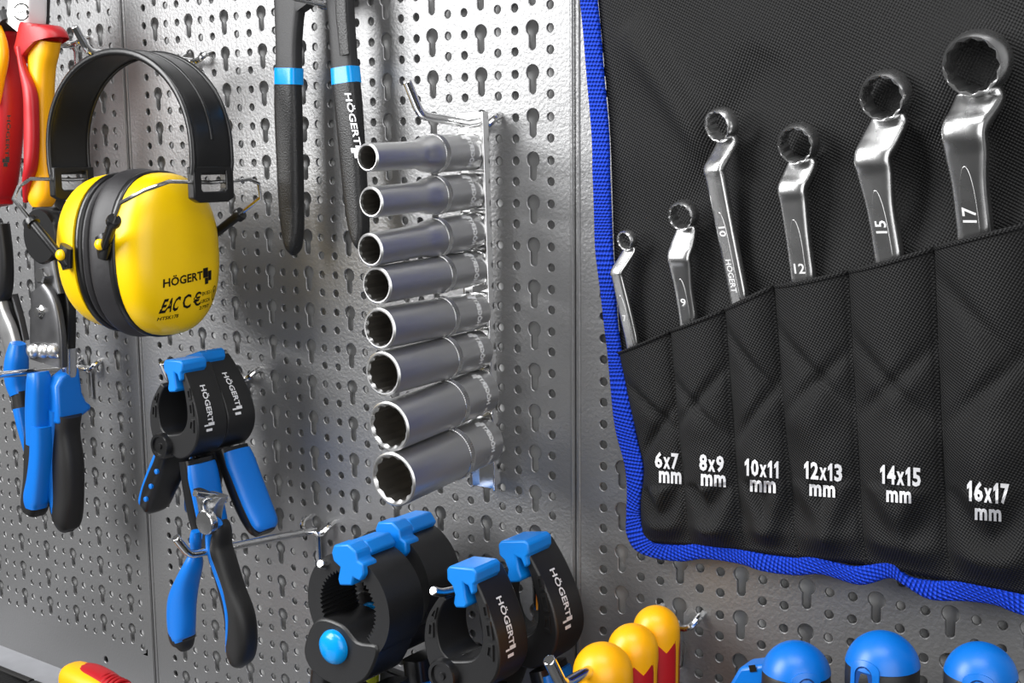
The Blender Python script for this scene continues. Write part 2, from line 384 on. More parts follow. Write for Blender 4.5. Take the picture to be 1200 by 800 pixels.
st = MB(); ln = (R1-R0); sx = Vector((1, 0, 0)); yn = ln.normalized().cross(sx)
if yn.y > 0: yn = -yn
st.sweep([R0, R1], (8, 1.0), side=sx, n=4, e=1.0)
def rbox(mb, p, q, hx, hy):   # box between two points
    a = sx*hx; bq = yn*hy
    mb.add([p-a-bq, p+a-bq, p+a+bq, p-a+bq, q-a-bq, q+a-bq, q+a+bq, q-a+bq], [(0, 3, 2, 1), (4, 5, 6, 7), (0, 1, 5, 4), (1, 2, 6, 5), (2, 3, 7, 6), (3, 0, 4, 7)])
st = MB(); rbox(st, R0, R1, 7.5, .8)
for s in (-1, 1): rbox(st, R0+sx*7*s+yn*1.6, R1+sx*7*s+yn*1.6, .7, 2.2)
st.build('strip', CHROME, t, bevel=.3)
for bp, fp, R, lab in SOCK:
    B = at(*bp, 13); F = at(*fp, 84); ax = (F-B).normalized()
    c = MB(); c.box(B - ax*1.2, (5, 2.6, 7)); c.build('clip', CHROME, t, bevel=.6)
    s = MB(); s.box(B + ax*4, (4, 5, 4)); s.build('stud', SATINP, t, bevel=.6)

# ------------------------------------------------------------------ earmuffs
MUF = V(54, -125, 60)
t = thing('earmuffs', 'yellow and black earmuffs hanging by their headband from a hook', 'earmuffs', MUF)
def sup(th, a, b_, e):
    c, s = math.cos(th), math.sin(th); return a*math.copysign(abs(c)**(2/e), c), b_*math.copysign(abs(s)**(2/e), s)
def cup(xc, sgn, zc, dc, depth, a, b_, tilt=0):
    rings = []; n = 48
    for k in range(15):
        tt = k/14; r = (1 - tt**3.0)**(1/2.6) if tt < 1 else 0.0
        if k == 0: r = 1
        r = max(r, .02); X = xc + sgn*depth*tt
        rings.append([Vector((X, -(dc + sup(2*PI*j/n, a*r, b_*r, 2.35)[0]) , zc + sup(2*PI*j/n, a*r, b_*r, 2.35)[1])) for j in range(n)])
    m = MB(); m.loft(rings); return m
def oval(xa, prof, zc, dc, a, b_, e=2.3, n=48):
    m = MB(); m.loft([[Vector((xa + h, -(dc + sup(2*PI*j/n, a+g, b_+g, e)[0]), zc + sup(2*PI*j/n, a+g, b_+g, e)[1])) for j in range(n)] for g, h in prof]); return m
ZC = -127.5
cr = cup(74, 1, ZC, 61, 22, 29.8, 42.5); cupR = cr.build('ear_cup', YELLOW, t, smooth=60)
cl = cup(46, -1, ZC+.5, 62, 30, 33.5, 41.5); cupL = cl.build('ear_cup', YELLOW, t, smooth=60)
oval(70, [(-3, 0), (.6, 0), (1.2, .8), (1.2, 4), (.4, 4.8), (-3, 5)], ZC, 61, 29.8, 42.5).build('cup_flange', BLACKS, t, smooth=50)
oval(44.5, [(-3, 0), (.8, .5), (1.4, 1.4), (1.4, 4), (.6, 5), (-3, 5.4)], ZC, 61.5, 31.5, 41.5).build('cup_flange', BLACKS, t, smooth=50)
oval(54, [(-10, 0), (-1.5, 0), (.6, .8), (1.7, 2.6), (1.9, 5), (1.5, 8), (.6, 12), (-.6, 16), (-6, 16.3)], ZC, 61, 30.2, 42.8).build('cushion', FOAM, t, smooth=60)
oval(50, [(-8, 0), (-1, 0), (.4, 1), (.8, 2), (.4, 3), (-1, 4), (-8, 4)], ZC, 61.5, 31.5, 41.5).build('cushion', FOAM, t, smooth=60)
# headband: wide black strip in an arch
cx = 53; arch = [Vector((-6, -58, -86)), Vector((-7, -58, -80))]
for k in range(33):
    a = PI - PI*k/32; arch.append(Vector((cx + 60*math.cos(a), -58, -75 + 52*max(math.sin(a), 0)**.92)))
arch += [Vector((113, -58, -80)), Vector((112, -58, -86))]
band = MB(); band.sweep(arch, (12.5, 1.1), side=(0, 1, 0), n=12, e=6); bandO = band.build('headband', BLACKS, t, smooth=50)
rim = MB()
for s in (-1, 1): rim.sweep([p + Vector((0, s*12.2, 0)) for p in arch], (1.3, 2.0), side=(0, 1, 0), n=10)
rim.sweep([p + (p - Vector((cx, -58, -80))).normalized()*1.0 for p in arch[3:-3]], (1.2, .8), side=(0, 1, 0), n=8)
rim.build('headband_rim', BLACKS, t, smooth=60)
for p, s in ((Vector((-5, -58, -90)), -1), (Vector((111.5, -58, -90)), 1)):
    k = MB(); mp = lambda y, z, d: Vector((p.x + d, p.y + y, p.z + z))
    o_ = [(-13, 8), (13, 8), (13, -8), (9, -10), (-9, -10), (-13, -8)]; i_ = [(-8, 4.5), (8, 6), (8, -3), (7, -4.5), (-7, -4.5), (-8, -3)]
    k.ringprism(o_, i_, mp, -2.6, 2.6); k.build('end_slot', BLACKS, t, bevel=.8)
# wire yokes, sleeves, pivots
def yoke(slot, X, zp, df, db, s):
    zc = zp + 5
    front = [Vector((slot.x, -58, slot.z)), Vector((slot.x, -84, slot.z+1)), Vector((lerp(slot.x, X, .12), -95, slot.z-3)), Vector((lerp(slot.x, X, .3), -104, slot.z-9)), Vector((lerp(slot.x, X, .92), -df-1.5, zp+1))]
    back = [Vector((slot.x, -58, slot.z)), Vector((slot.x, -32, slot.z+1)), Vector((slot.x, -26, slot.z-1)), Vector((lerp(slot.x, X, .1), -21, slot.z-9)), Vector((lerp(slot.x, X, .92), -db+1.5, zp+1))]
    for P in (front, back):
        m = MB(); m.sweep(P, 1.05, n=8); wv = m.build('wire_yoke', CHROME, t)
        a, e = P[-2], P[-1]; u = (e-a).normalized(); s0 = a.lerp(e, .38); s1 = e + u*9
        q = MB(); q.sweep([s0, s0+u*1.2, s0+u*3.4, s0+u*3.6, s1-u*2, s1], [3.3, 3.7, 3.7, 2.5, 2.4, 1.7], n=14); q.build('yoke_sleeve', BLACKS, t, smooth=40)
    for dd, sg in ((df, -1), (db, 1)):
        k = MB(); c = Vector((X, -dd, zp)); k.sweep([c + Vector((s*-2, -sg*-1*0, 5)), c, c + Vector((s*-1.5, 0, -7))], [(4.4, 2.0), (5.4, 2.4), (3.2, 1.8)], side=(1, 0, 0), n=14, e=2.5); k.build('pivot_bracket', BLACKS, t)
        k = MB(); k.lathe([(2.9, 0), (2.9, 1.4), (2.3, 2.2), (.05, 2.5)], c + Vector((0, sg*1.9, .5)), (.25, sg, 0), 18); k.build('pivot_button', YELLOW, t, smooth=60)
yoke(Vector((111.5, 0, -90)), 70, -121, 93.5, 28, 1)
yoke(Vector((-5, 0, -89)), 43, -127, 98, 27, -1)
# print on the outer face of the right cup
bv = BVHTree.FromPolygons([tuple(v) for v in cr.v], cr.f)
def oncup(u, v):
    h = bv.ray_cast(Vector((200, -(60-u), v)), Vector((-1, 0, 0)))[0]
    return (h + Vector((.25, 0, 0))) if h else Vector((103, -(60-u), v))
pr = MB()
sk = lambda u, v: oncup(u - 1, v + .10*u)
brand(pr, lambda u, v: sk(u-.5, v-139), 31, 4.6, .025)
word(pr, 'EAC', lambda u, v: sk(u + v*.25, v-151), 9.5, 7.5, .03, cx=-11)
word(pr, 'C', lambda u, v: sk(u, v-151), 5.4, 7.5, .02, cx=-1.6); word(pr, '€', lambda u, v: sk(u, v-151), 5.4, 7.5, .02, cx=5.2)
word(pr, 'EN 352-1', lambda u, v: sk(u, v-149), 7.2, 2.0, .02, cx=12); word(pr, 'UKCA', lambda u, v: sk(u, v-153), 7.2, 2.0, .02, cx=11.6); word(pr, '2797', lambda u, v: sk(u, v-156.4), 7.6, 1.9, .02, cx=11.2)
word(pr, 'HT5K178', lambda u, v: sk(u, v-157.6), 10.5, 2.0, .02, cx=-11)
ro = [(18.6+1.9*math.cos(2*PI*k/20), -150.5+4.0*math.sin(2*PI*k/20)) for k in range(20)]; ri = [(18.6+1.5*math.cos(2*PI*k/20), -150.5+3.5*math.sin(2*PI*k/20)) for k in range(20)]
pr.add([sk(*p) for p in ro] + [sk(*p) for p in ri], [(k, (k+1) % 20, 20+(k+1) % 20, 20+k) for k in range(20)])
word(pr, 'Y', lambda u, v: sk(u, v), 1.9, 4, .03, cx=18.6, cy=-150.5)
pr.build('printed_marking', BLACKP, t, smooth=0)

# ------------------------------------------------------------------ black tool roll with blue trim
def roll_pts():
    """outer and inner edge of the blue trim, from the top down the left side and along the bottom (photo px)"""
    out = [(676, -60), (683, 0), (690, 75), (697, 160), (700, 250), (702, 300), (711, 375), (716, 420), (719, 450), (724, 500), (736, 545), (738, 580), (737, 610), (738, 624), (748, 642), (771, 652), (802, 656), (829, 653), (871, 659), (896, 667), (934, 672), (967, 671), (1011, 683), (1045, 675), (1062, 683), (1092, 700), (1136, 702), (1170, 707), (1200, 718), (1260, 730)]
    inn = [(694, -60), (702, 0), (709, 75), (716, 160), (719, 250), (721, 300), (726, 375), (732, 420), (739, 450), (748, 507), (757, 548), (753, 590), (754, 606), (758, 620), (768, 633), (780, 636), (800, 637), (827, 634), (869, 641), (900, 648), (933, 651), (957, 650), (1003, 662), (1045, 656), (1066, 673), (1096, 679), (1122, 678), (1158, 684), (1200, 693), (1260, 706)]
    return out, inn
DB = 7.0
out_, inn_ = roll_pts()
ROLL = at(950, 330, DB)
roll = thing('tool_roll', 'black fabric tool roll with bright blue trim and sewn spanner pockets on right panel', 'tool roll', ROLL)
def edge3(P, d): return smooth_path([at(x, y, d) for x, y in P], 5)
eo = edge3(out_, DB); ei = edge3(inn_, DB); NC = 13*5          # NC: index of the lower left corner
def wrk(p, amp=1.0):
    q = p*.011; return amp*(noise.noise(q + Vector((3, 0, 0)))*5.5 + noise.noise(p*.028)*2.2)
left = ei[:NC+1]; bott = ei[NC:]
def resample(P, n):
    L = [0]
    for a, b_ in zip(P, P[1:]): L.append(L[-1] + (b_-a).length)
    o = []; j = 0
    for k in range(n):
        s_ = L[-1]*k/(n-1)
        while j < len(L)-2 and L[j+1] < s_: j += 1
        o.append(P[j].lerp(P[j+1], min(1, (s_-L[j])/max(L[j+1]-L[j], 1e-9))))
    return o
NU, NV = 120, 90
left = resample(left, NV); bott = resample(bott, NU)
top = [left[0] + (bott[k]-bott[0]) + Vector((0, 0, .06*k)) for k in range(NU)]
m = MB(); vs = []
fold = [(at(735, 30, DB), at(840, 190, DB), 2.2, 7), (at(900, 60, DB), at(800, 260, DB), -1.6, 10), (at(1030, 200, DB), at(1160, 20, DB), 1.3, 14), (at(1080, 150, DB), at(1060, 280, DB), -1.5, 8), (at(880, 210, DB), at(890, 330, DB), 1.5, 8)]
def seg_d(p, a, b_):
    ab = b_-a; t_ = max(0, min(1, (p-a).dot(ab)/ab.length_squared)); return (p-(a+ab*t_)).length, t_
for v in range(NV):
    for u in range(NU):
        f = v/(NV-1); p = left[v] + (top[u]-top[0])*(1-f) + (bott[u]-bott[0])*f
        e = min(1, min(u/6, 1) * (1 if v < NV-5 else (NV-1-v)/5)); y = wrk(p)
        for a, b_, h, wd in fold:
            dd, tt = seg_d(Vector((p.x, a.y, p.z)), a, b_); y += 2.6*h*math.exp(-(dd/wd)**2)*math.sin(PI*min(1, max(0, tt)))**.5
        p = Vector((p.x, p.y - .3 - max(-5, y)*e, p.z)); vs.append(p)
m.add(vs, [(v*NU+u, v*NU+u+1, (v+1)*NU+u+1, (v+1)*NU+u) for v in range(NV-1) for u in range(NU-1)])
so = m.build('back_sheet', CLOTH, roll, smooth=180)
mo = so.modifiers.new('solid', 'SOLIDIFY'); mo.thickness = .0008; mo.offset = 0
bvS = BVHTree.FromPolygons([tuple(v) for v in m.v], m.f)
# pockets: one sewn strip, bulging between the seams
SEAM_T = [(729, 412), (789, 387), (853, 362), (910, 334), (997, 317), (1097, 290), (1215, 260)]
SEAM_B = [(757, 634), (811, 638), (873, 644), (936, 653), (1016, 660), (1114, 680), (1222, 700)]
ST = [at(x, y, DB+2) for x, y in SEAM_T]; SB = [at(x, y, DB+2) for x, y in SEAM_B]
LB = [at(x, y, DB+2) for x, y in ((729, 412), (741, 470), (752, 520), (758, 550), (754, 590), (757, 634))]; LB = resample(smooth_path(LB, 5), 61)
def pocket_depth(s, f, k, p):
    """bulge of the pocket cloth; s across one pocket, f from the opening (0) to the trim (1)"""
    amp = (5.2, 6.5, 6.5, 7.0, 8.5, 9.5)[k]
    y = amp*math.sin(PI*s)**.65*(1 if f < .5 else math.cos((f-.5)*PI)**.6 if f < .999 else 0)
    y += 5.0*noise.noise(p*.022 + Vector((k*7, 0, 0)))*math.sin(PI*s)**.5*(.15 + f)
    y += 2.6*noise.noise(p*.06 + Vector((k*3, 5, 0)))*math.sin(PI*s)**.5*min(1, f*2)
    c1 = .14 + .08*math.sin(k*2.1) + .34*s; y -= 2.8*math.exp(-((f-c1)/.035)**2)*math.sin(PI*s)**.7
    c2 = .50 - .22*s + .06*math.sin(k*3.7+1); y -= 2.6*math.exp(-((f-c2)/.03)**2)*math.sin(PI*s)**.7
    y += 3.5*math.exp(-((s-.5)/.27)**2 - ((f-.92)/.05)**2)
    if f > .7: y += 3.4*math.sin((f-.7)*24 + abs(s-.5)*10 + k*1.3)*math.sin(PI*s)*(1-f)/.3
    return y
m = MB(); NP, NF = 20, 61; cols = []
for k in range(6):
    for i in range(NP + (1 if k == 5 else 0)):
        s = i/NP; T = ST[k].lerp(ST[k+1], s); T.z -= 1.5*math.sin(PI*s)*(.4 if k < 5 else 0); Bp = SB[k].lerp(SB[k+1], s); col = []
        for j in range(NF):
            f = j/(NF-1); p = T.lerp(Bp, f)
            if k == 0: p = p.lerp(LB[j] + (p - T.lerp(Bp, f)), 0) + (LB[j] - ST[0].lerp(SB[0], f))*(1-s)
            y = pocket_depth(s, f, k, p); e = min(1, (1-f)*10)
            col.append(Vector((p.x, p.y - .6 - max(-.4, y)*e - (1.2 if e == 1 else 1.2*e), p.z)))
        cols.append(col)
NCOL = len(cols)
m.add([p for c in cols for p in c], [(i*NF+j, i*NF+j+1, (i+1)*NF+j+1, (i+1)*NF+j) for i in range(NCOL-1) for j in range(NF-1)])
po = m.build('pocket_strip', CLOTHP, roll, smooth=180)
mo = po.modifiers.new('solid', 'SOLIDIFY'); mo.thickness = .0008; mo.offset = 0
bvP = BVHTree.FromPolygons([tuple(v) for v in m.v], m.f)
h_ = MB(); h_.sweep([c[0] + Vector((0, -.3, -.4)) for c in cols], (1.1, .7), n=8); h_.build('pocket_hem', CLOTHP, roll)
for k in range(1, 6):
    s_ = MB(); s_.sweep([cols[k*NP][j] + Vector((0, -.25, 0)) for j in range(0, NF, 2)], (.35, .45), n=6); s_.build('stitched_seam', CLOTH, roll)
# blue trim: woven tape folded over the edge
m = MB(); rings = []; acc = 0; prev = None
EO, EI = [p for p in eo], [p for p in ei]
NRG = 10
for i, (a, b_) in enumerate(zip(EO, EI)):
    mid = (a+b_)/2
    if prev is not None: acc += (mid-prev).length
    prev = mid; wd = (b_-a).length; y0 = -1.2*noise.noise(mid*.05) - 3.4
    prof = [(0.0, -2.2), (-.02, 0), (0.0, 1.0), (.1, 1.7), (.35, 1.9), (.7, 1.9), (.95, 1.7), (1.02, 1.0), (1.0, -.5), (.6, -2.2)]
    if i % 40 == 17: y0 -= .5
    for j, (t_, h) in enumerate(prof):
        p = a + (b_-a)*t_; m.uv[len(rings)*NRG + j] = (acc, t_*wd)
        rings_p = Vector((p.x, p.y + y0*.5 - h, p.z))
        if j == 0: rings.append([])
        rings[-1].append(rings_p)
m.loft(rings, cap=True); m.build('blue_trim', WEB, roll, smooth=50)
# printed sizes
ONE = ([(-.12, -.5), (.3, -.5), (.3, .5), (.02, .5), (-.45, .28), (-.45, .06), (-.12, .16)], [(0, 1, 2, 6), (2, 3, 4, 5, 6)])
def layout(txt, w, h):
    """condensed bold line of print, centred: list of (verts, faces) in photo px"""
    adv = {'1': .74, 'x': .92, 'm': 1.5}; tot = sum(adv.get(c_, 1) for c_ in txt); u = w/tot; x = -w/2; out = []
    for c_ in txt:
        a_ = adv.get(c_, 1)*u; hh = h*(.72 if c_ == 'x' else 1)
        g = ONE if c_ == '1' else text_geo(c_, .035)
        out.append(([(x + a_/2 + vx*a_*.88, (vy*hh) - (h-hh)/2) for vx, vy in g[0]], g[1])); x += a_
    return out
SZ = [('6x7', 783, 539, 29, 19, 787, 558.5, 28), ('8x9', 835.5, 542, 30, 19.5, 837.5, 562, 31), ('10x11', 894.5, 548, 42, 20, 895.5, 569, 32), ('12x13', 966, 551.5, 46, 20.5, 965, 574, 32), ('14x15', 1056.5, 556.5, 49, 22, 1054.5, 581, 31), ('16x17', 1159, 576, 51, 24, 1159, 602, 33)]
for sz, x1, y1, w1, h1, x2, y2, w2 in SZ:
    l = MB()
    for txt, X, Y, Wd, Hh, sk_ in ((sz, x1, y1, w1, h1, .09), ('mm', x2, y2, w2, 14, .07)):
        for vs, fs in layout(txt, Wd, Hh):
            bmx = bmesh.new(); bv_ = [bmx.verts.new((x, y, 0)) for x, y in vs]
            for f in fs:
                try: bmx.faces.new([bv_[i] for i in f])
                except ValueError: pass
            bmesh.ops.triangulate(bmx, faces=bmx.faces)
            for _ in range(2):
                bmesh.ops.subdivide_edges(bmx, edges=[e for e in bmx.edges if e.calc_length() > 2.5], cuts=1); bmesh.ops.triangulate(bmx, faces=bmx.faces)
            bmx.verts.ensure_lookup_table(); bmx.verts.index_update(); P = []
            for v in bmx.verts:
                q = at(X + v.co.x, Y - v.co.y + v.co.x*sk_, 14); dr = (q-CAM).normalized()
                P.append((bvP.ray_cast(CAM, dr)[0] or q) + Vector((0, -1.25, 0)))
            l.add(P, [tuple(v.index for v in f.verts) for f in bmx.faces]); bmx.free()
    l.build('size_lettering', WHITEP, roll, smooth=0)

# ------------------------------------------------------------------ offset ring spanners in the pockets
def spanner(px, mark, label, R, bend, bd, entry, ed, wn, ws, rz, tilt, stamp=None, rd=12):
    """px: ring centre; bend: foremost point of the neck, bd its depth; entry: where the shaft enters the pocket"""
    c = at(*px, rd); bpt = at(*bend, bd); en = at(*entry, ed)
    t = thing('ring_spanner', label, 'spanner', c, 'ring spanners in the tool roll')
    H = R*.95
    ax = Vector((0, -1, 0)); ax.rotate(Matrix.Rotation(tilt, 3, 'X')); ax.rotate(Matrix.Rotation(rz, 3, 'Z')); ax.normalize()
    q = ax.to_track_quat('Z', 'Y'); u = q @ Vector((1, 0, 0)); v = q @ Vector((0, 1, 0)); n = 96
    def ring(rr, z): return [c + ax*z + u*((rr[i] if isinstance(rr, list) else rr)*math.cos(2*PI*i/n)) + v*((rr[i] if isinstance(rr, list) else rr)*math.sin(2*PI*i/n)) for i in range(n)]
    s0 = star(R*.70, amp=.11); h = MB()
    L = [ring(s0, -H/2+.4), ring(R*.86, -H/2), ring(R*.96, -H/2+H*.12), ring(R, -H*.12), ring(R*.98, H*.2), ring(R*.93, H*.4), ring(R*.88, H/2), ring(R*.86, H/2), ring([x*1.09 for x in s0], H/2-.15), ring(s0, H/2-R*.2)]
    vs = [p for r_ in L for p in r_]; fs = []
    for a in range(len(L)):
        b_ = (a+1) % len(L); fs += [(a*n+i, a*n+(i+1) % n, b_*n+(i+1) % n, b_*n+i) for i in range(n)]
    h.add(vs, fs); h.build('ring_head', WRENCH, t, smooth=28)
    dn = (en-bpt).normalized(); end = en + V(dn.x, dn.z).normalized()*22 + Vector((0, 1.5, 0))
    dw = (en-c); dw = (dw - ax*dw.dot(ax)).normalized(); st = c + dw*R*.80 - ax*(H*.14); p1 = c + dw*R*1.10 - ax*(H*.10)
    P = smooth_path([st, p1, p1.lerp(bpt, .55), bpt, bpt + dn*R*.7, bpt.lerp(en, .5), en, end], 7)
    th = R*.30
    A = ab_path([(R*.62, th*.85), (R*.74, th*.95), (wn*1.03, th*1.0), (wn, th*1.05), (wn*.95, th*1.0), (ws*1.0, th), (ws, th), (ws, th)], 7)
    sd = ((en-c).normalized()).cross(ax).normalized()
    if sd.x < 0: sd = -sd
    s = MB(); s.sweep(P, A, side=sd, n=28, e=3.6); s.build('shank', WRENCH, t, smooth=45)
    # raised panel on the flat of the shank
    nrm = sd.cross(dn); nrm = nrm if nrm.y < 0 else -nrm
    a0 = bpt.lerp(en, .3); LL = (end-a0).length; o = []
    for k in range(17): th_ = PI*k/16; o.append((-ws*.5*math.cos(th_), R*2.2 - R*2.2*math.sin(th_)**.7))
    o += [(ws*.5, LL-4), (-ws*.5, LL-4)]
    b0 = MB(); f0 = lambda x, z, d: a0 + sd*x + dn*z + nrm*(th*.97 + d)
    b0.prism(o, f0, .28, -.6); b0.build('raised_panel', WRENCH, t, bevel=.18)
    k = MB(); mc = a0.lerp(en, mark[1]); word(k, mark[0], lambda x, y: mc + (dn*x + sd*y)*(-1 if mark[0] in ('15', '17') else 1) + nrm*(th*.97 + .33) if len(mark) < 3 else mc + sd*x - dn*y + nrm*(th*.97+.33), ws*.9 if len(mark[0]) > 1 else ws*.6, ws*.8, .015)
    if stamp: brand(k, lambda x, y: a0.lerp(en, .66) + dn*x + sd*(y) + nrm*(th*.97+.33), 14, ws*.7, .01, emblem=False)
    k.build('stamped_size', ENGR, t, smooth=0)
spanner((735, 281), ('7', .45, 1), 'smallest chrome ring spanner, in the 6x7 pocket', 4.6, (723, 319), 15.5, (742, 404), 10, 3.3, 3.6, -.22, .25, rd=13)
spanner((801, 252), ('9', .5, 1), 'second smallest chrome ring spanner, in the 8x9 pocket', 6.5, (796, 301), 16.5, (808, 380), 11, 5.4, 4.3, -.05, .24, rd=14)
spanner((846, 146), ('10', .2), 'chrome ring spanner with a name on its shank, in the 10x11 pocket', 7.2, (837, 198), 18.5, (869, 360), 11, 5.0, 4.6, -.28, .26, stamp=True, rd=15)
spanner((936, 168), ('12', .72, 1), 'chrome ring spanner in the 12x13 pocket', 8.2, (928.5, 221), 16.5, (943, 335), 11, 5.9, 5.1, -.02, .24, rd=14)
spanner((1038, 112), ('15', .5), 'second largest chrome ring spanner, in the 14x15 pocket', 9.6, (1023, 184), 18.5, (1043, 306), 12, 7.2, 5.5, -.04, .24, rd=15)
spanner((1145, 74), ('17', .62), 'largest chrome ring spanner, in the 16x17 pocket at the right', 11.9, (1130, 152), 20.5, (1144, 283), 12, 8.0, 6.4, -.06, .24, rd=16)

# ------------------------------------------------------------------ long slip joint pliers with dipped handles
T0 = at(385, 60, 16)
t = thing('slip_joint_pliers', 'long black slip joint pliers with blue bands, hanging beside the sockets', 'pliers', T0)
DP = 17
def px_sweep(rows, d, bdep, e=2.6, n=20, k=6):
    """rows of (left px, right px, y); returns path and half widths (the view of the depth is taken off)"""
    P = []; A = []
    for l, r_, y, *dd in rows:
        D = dd[0] if dd else d; bb = dd[1] if len(dd) > 1 else bdep
        c = at((l+r_)/2, y, D); ex = (at((l+r_)/2 + 5, y, D) - c); ex = abs(ex.x)/5
        ow = abs((at((l+r_)/2, y, D) - at((l+r_)/2, y, D+1)).x)/ex      # px seen per mm of depth
        full = (r_-l)*ex; bb = min(bb, full*.42/(ow*ex)); a = math.sqrt(max((full/2)**2 - (bb*ow*ex)**2, (full*.18)**2)); P.append(c); A.append((a, bb))
    return smooth_path(P, k), ab_path(A, k)
def px_part(name, rows, d, bdep, m, parent, e=2.6, **kw):
    P, A = px_sweep(rows, d, bdep); s = MB(); s.sweep(P, A, side=(1, 0, 0), n=24, e=e); return s.build(name, m, parent, smooth=50, **kw)
px_part('grip', [(323, 352, 99), (323, 353, 130), (325, 354, 180), (328, 355, 240), (331, 355, 270), (335, 353, 290), (341, 346, 299)], DP, 4.5, DIP, t, e=3.2)
px_part('grip', [(391, 421, 98), (394, 424, 130), (399, 427, 180), (404, 430, 230), (409, 432, 265), (415, 431, 285), (421, 427, 293)], DP, 4.5, DIP, t, e=3.2)
px_part('band', [(324, 353, 80), (324, 353, 99)], DP, 4.6, BLUES, t, e=4.5); px_part('band', [(390, 419, 79), (391, 421, 98)], DP, 4.6, BLUES, t, e=4.5)
px_part('handle_bar', [(322, 358, -30), (323, 357, 0), (324, 354, 25), (325, 352, 55), (325, 352, 84)], DP, 3.6, PHOS, t, e=4.5)
px_part('handle_bar', [(383, 412, -30), (384, 413, 0), (387, 414, 25), (389, 416, 55), (391, 418, 84)], DP, 3.6, PHOS, t, e=4.5)
px_part('cross_bar', [(330, 410, -34), (330, 412, -14), (343, 406, -2)], DP, 3.4, PHOS, t, e=5)
g = MB()
Pg = [at(398, -20, DP+4.3), at(400, 20, DP+4.3), at(404, 64, DP+4.3)]; g.sweep(Pg, [(3.6, .5), (3.6, .5), (3.2, .5)], side=(1, 0, 0), n=16, e=3); g.build('recessed_panel', DIP, t)
k = MB(); brand(k, lambda x, y: at(411 + y*1.55 + (x+12)*.45 - 1.6, 147 + x*2.3, DP+5.2), 33, 5.2, .02); k.build('white_lettering', WHITEP, t, smooth=0)

# ------------------------------------------------------------------ insulated pliers, top left
T0 = at(40, 60, 45)
t = thing('insulated_pliers', 'red and yellow insulated pliers hanging at the top left corner', 'pliers', T0)
px_part('grip', [(34, 71, 46, 46), (34, 69, 58, 46), (33, 66, 72, 46), (33, 64, 92, 46), (32, 63, 130, 46), (31, 64, 180, 46), (31, 66, 215, 46), (33, 65, 233, 46), (38, 61, 242, 46)], 46, 6.5, AMBER, t, e=2.4)
px_part('collar', [(26, 66, 28.0), (22, 70, 34), (18, 78, 47), (19, 79, 54), (26, 74, 57)], 46, 9.5, RED, t, e=2.6)
px_part('inner_stripe', [(18, 28, 55, 54), (22, 32, 80, 54), (27, 44, 110, 55), (28, 46, 140, 55), (28, 46, 170, 55), (28, 44, 195, 55), (26, 38, 212, 54), (27, 33, 236, 51)], 55, 3.6, RED, t, e=2.4)
px_part('grip', [(-20, 18, 32), (-22, 24, 45), (-16, 22, 62), (-20, 27, 100), (-22, 26, 140), (-24, 22, 190), (-26, 17, 225), (-20, 14, 241)], 46, 10, RED, t, e=3)
px_part('yellow_stripe', [(-30, 6, 48), (-20, 10, 62), (-22, 6, 85), (-24, 0, 118)], 56, 4, AMBER, t, e=2.6)
s = MB(); s.sweep(smooth_path([at(32, -30, 46), at(32, 0, 46), at(31, 20, 46), at(28, 34, 46)], 5), ab_path([(11, 7), (10.5, 7), (11, 7), (12.5, 7)], 5), side=(1, 0, 0), n=20, e=7); s.build('head', mat('glare_white_head', (.95, .95, .95), .5, .5), t, smooth=40)  # chrome head: the key light's glare is put into its near-white colour
px_part('jaw_back', [(38, 58, -30, 38), (39, 57, 0, 38), (40, 56, 30, 38)], 38, 5, PHOS, t, e=5)
px_part('guard', [(-16, 20, 27, 50), (-10, 24, 36, 50)], 50, 7, BLACK, t, e=4)
k = MB(); hm = lambda x, y: at(25 + x*1.9, 14 - y*2.0, 54.2)
brand(k, lambda x, y: hm(x, y), 9.5, 1.6, .02)
for a0, a1, rr in ((PI*.15, PI*.85, 5.2), (-PI*.85, -PI*.15, 5.2)):
    n = 14; k.add([hm(r_*math.cos(lerp(a0, a1, i/n)), r_*math.sin(lerp(a0, a1, i/n))) for r_ in (rr, rr-.8) for i in range(n+1)], [(i, i+1, n+2+i, n+1+i) for i in range(n)])
k.build('etched_emblem', BLACKP, t, smooth=0)
k = MB(); brand(k, lambda x, y: at(9 + y*1.3 - x*.1, 165 + x*2.0, 57.2), 30, 3.4, .02); k.build('dark_lettering', BLACKP, t, smooth=0)

# ------------------------------------------------------------------ bolt cutter and snips at the far left
T0 = at(70, 420, 40)
t = thing('bolt_cutter', 'steel lever cutter with two blue and black grips hanging under the earmuffs', 'cutter', T0)
DL = 34
s = MB(); s.lathe([(16, -6), (17.5, -4), (17.5, 4), (16, 6)], at(56, 276, DL), (0, -1, 0), 32); s.build('jaw', BLACKS, t, smooth=40)
px_part('jaw', [(50, 74, 226, DL-8), (42, 78, 250, DL-8), (45, 80, 300, DL-8), (55, 78, 330, DL-8)], DL-8, 5, BLACK, t, e=4)
px_part('link_plate', [(41, 66, 300), (42, 70, 325), (43, 74, 345)], DL+2, 2.5, DARKST, t, e=5)
px_part('link_plate', [(36, 58, 338), (37, 70, 360), (37, 75, 390), (37, 76, 425)], DL+6, 3, DARKST, t, e=5)
px_part('handle_bar', [(66, 82, 320, DL-4), (70, 88, 360, DL-4), (72, 88, 405, DL-4), (74, 88, 445, DL-2)], DL-4, 4, BLACKS, t, e=3)
px_part('ferrule', [(74, 89, 407), (74, 89, 442)], DL, 5, SATINP, t, e=4)
